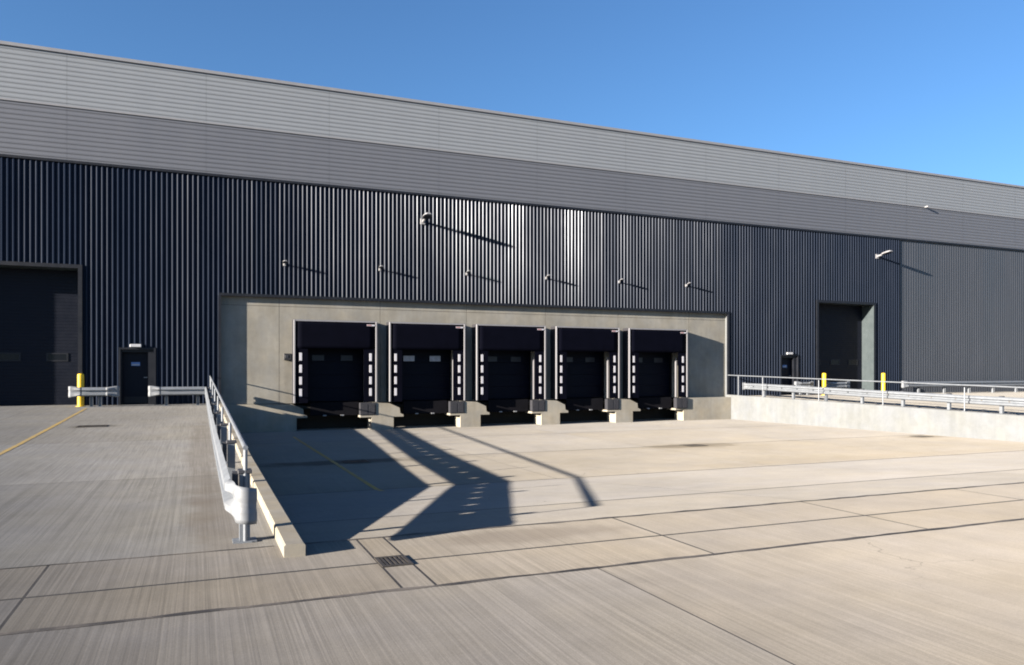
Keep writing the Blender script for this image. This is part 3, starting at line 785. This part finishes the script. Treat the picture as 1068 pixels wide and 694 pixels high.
def short_rail(x0, x1, y, label, posts, ends=(True, True), group='short guardrails along the warehouse wall'):
    t = thing('guardrail', label, 'guardrail', ((x0 + x1) / 2, y, FFL), group)
    z = side_z(y) + .545
    bm = bmesh.new(); a = x0 + (.38 if ends[0] else 0); b = x1 - (.38 if ends[1] else 0)
    sweep_beam(bm, [(a, y, z, 0, -1, 1, 1), (b, y, z, 0, -1, 1, 1)]); beam_obj(bm, t)
    if ends[0]: terminal(t, a - .001, y, z, -1, 0, 0, -1, 1.3)
    if ends[1]: terminal(t, b + .001, y, z, 1, 0, 0, -1, 1.3)
    for px in posts:
        po = c_post(px, y + .075, side_z(y), z + .12, 1, M['zinc'], t)
    return t
short_rail(-4.22, -2.70, 30.75, 'short white-ended guardrail passing behind the yellow bollard left of the personnel door', (-3.55, -3.28))
short_rail(-1.66, .22, 30.75, 'galvanised guardrail from the left personnel door to the corner of the long guardrail', (-1.1, -.02), (True, False))
short_rail(29.55, 30.75, 31.45, 'very short guardrail between the right personnel door and the first bollard', (29.9, 30.4))
short_rail(31.35, 33.1, 31.2, 'low guardrail across the left half of the right roller door', (31.9, 32.6))
short_rail(36.95, 75.0, 31.0, 'very long guardrail along the slate grey cladding at the far right', [38.2 + 2.1 * k for k in range(18)], (True, True))

# ------------------------------------------------------------------ handrails
def handrail(x, ysn, label):
    t = thing('handrail', label, 'handrail', (x, ysn[0], 0))
    bm = bmesh.new()
    tube(bm, (x, ysn[0] - .02, rail_top(ysn[0])), (x, 31.93, rail_top(31.93)), .024, 10)
    obj('top_rail', bm, M['zinc'], t)
    for y in ysn:
        bm = bmesh.new(); base = kerb_z(y) if x > 10 else side_z(y)
        tube(bm, (x, y, base), (x, y, rail_top(y) - .02), .021, 10)
        box(bm, x - .06, x + .06, y - .06, y + .06, base, base + .012)
        obj('post', bm, M['zinc'], t)
    return t
HY = [7.75, 11.6, 15.4, 18.8, 22.3, 25.7, 29.3, 31.1]
handrail(.42, HY, 'thin tubular steel handrail beside the low kerb wall on the left')
handrail(25.42, HY, 'thin tubular steel handrail standing on the bright right retaining wall')

# ------------------------------------------------------------------ bollards
def bollard(x, y, label):
    t = thing('bollard', label, 'bollard', (x, y, side_z(y)), 'yellow bollards guarding the roller doors')
    z = side_z(y)
    bm = bmesh.new(); lathe(bm, x, y, [(.11, z), (.11, z + 1.14), (.10, z + 1.17), (.06, z + 1.19), (.01, z + 1.195)], 20)
    obj('tube', bm, M['yellow'], t, smooth=False)
    bm = bmesh.new(); lathe(bm, x, y, [(.17, z), (.17, z + .012), (.112, z + .013)], 20); obj('base_plate', bm, M['yellow'], t)
    return t
bollard(-3.94, 31.25, 'yellow bollard behind the short guardrail at the left roller door')
bollard(31.05, 31.0, 'yellow bollard at the left corner of the right roller door')
bollard(35.55, 31.15, 'yellow bollard at the right corner of the right roller door')

# ------------------------------------------------------------------ light
w = bpy.data.worlds.new('World'); scene.world = w; w.use_nodes = True
nt = w.node_tree; bg = nt.nodes['Background']
sky = nt.nodes.new('ShaderNodeTexSky'); sky.sky_type = 'NISHITA'; sky.sun_disc = False
to_sun = -SUN
sky.sun_elevation = math.asin(to_sun.z)
sky.sun_rotation = math.atan2(to_sun.x, to_sun.y)
sky.air_density = 1.0; sky.dust_density = 0.7; sky.ozone_density = 5.5; sky.altitude = 0
L(nt, sky.outputs[0], bg.inputs[0]); bg.inputs[1].default_value = 0.05
sun = bpy.data.lights.new('sun', 'SUN'); sun.energy = 5.0; sun.angle = R(.5); sun.color = (1.0, .885, .75)
so = bpy.data.objects.new('sun', sun); C.objects.link(so); so.rotation_euler = SUN.to_track_quat('-Z', 'Y').to_euler()
so.location = (-30, -10, 30)

# ------------------------------------------------------------------ camera
cam = bpy.data.cameras.new('camera'); co = bpy.data.objects.new('camera', cam); C.objects.link(co)
co.location = (0, 0, 1.65); co.rotation_euler = (R(90), 0, -math.atan2(327, 787))
cam.sensor_width = 36; cam.lens = 36 * 787 / 1068; cam.shift_y = 41 / 1068
cam.clip_start = .05; cam.clip_end = 2000
scene.camera = co
scene.render.engine = 'CYCLES'
scene.cycles.pixel_filter_type = 'BLACKMAN_HARRIS'; scene.cycles.filter_width = 1.9
vs_ = scene.view_settings
vs_.view_transform = 'Standard'; vs_.look = 'None'; vs_.gamma = 1; vs_.exposure = 2.15
vs_.use_curve_mapping = False
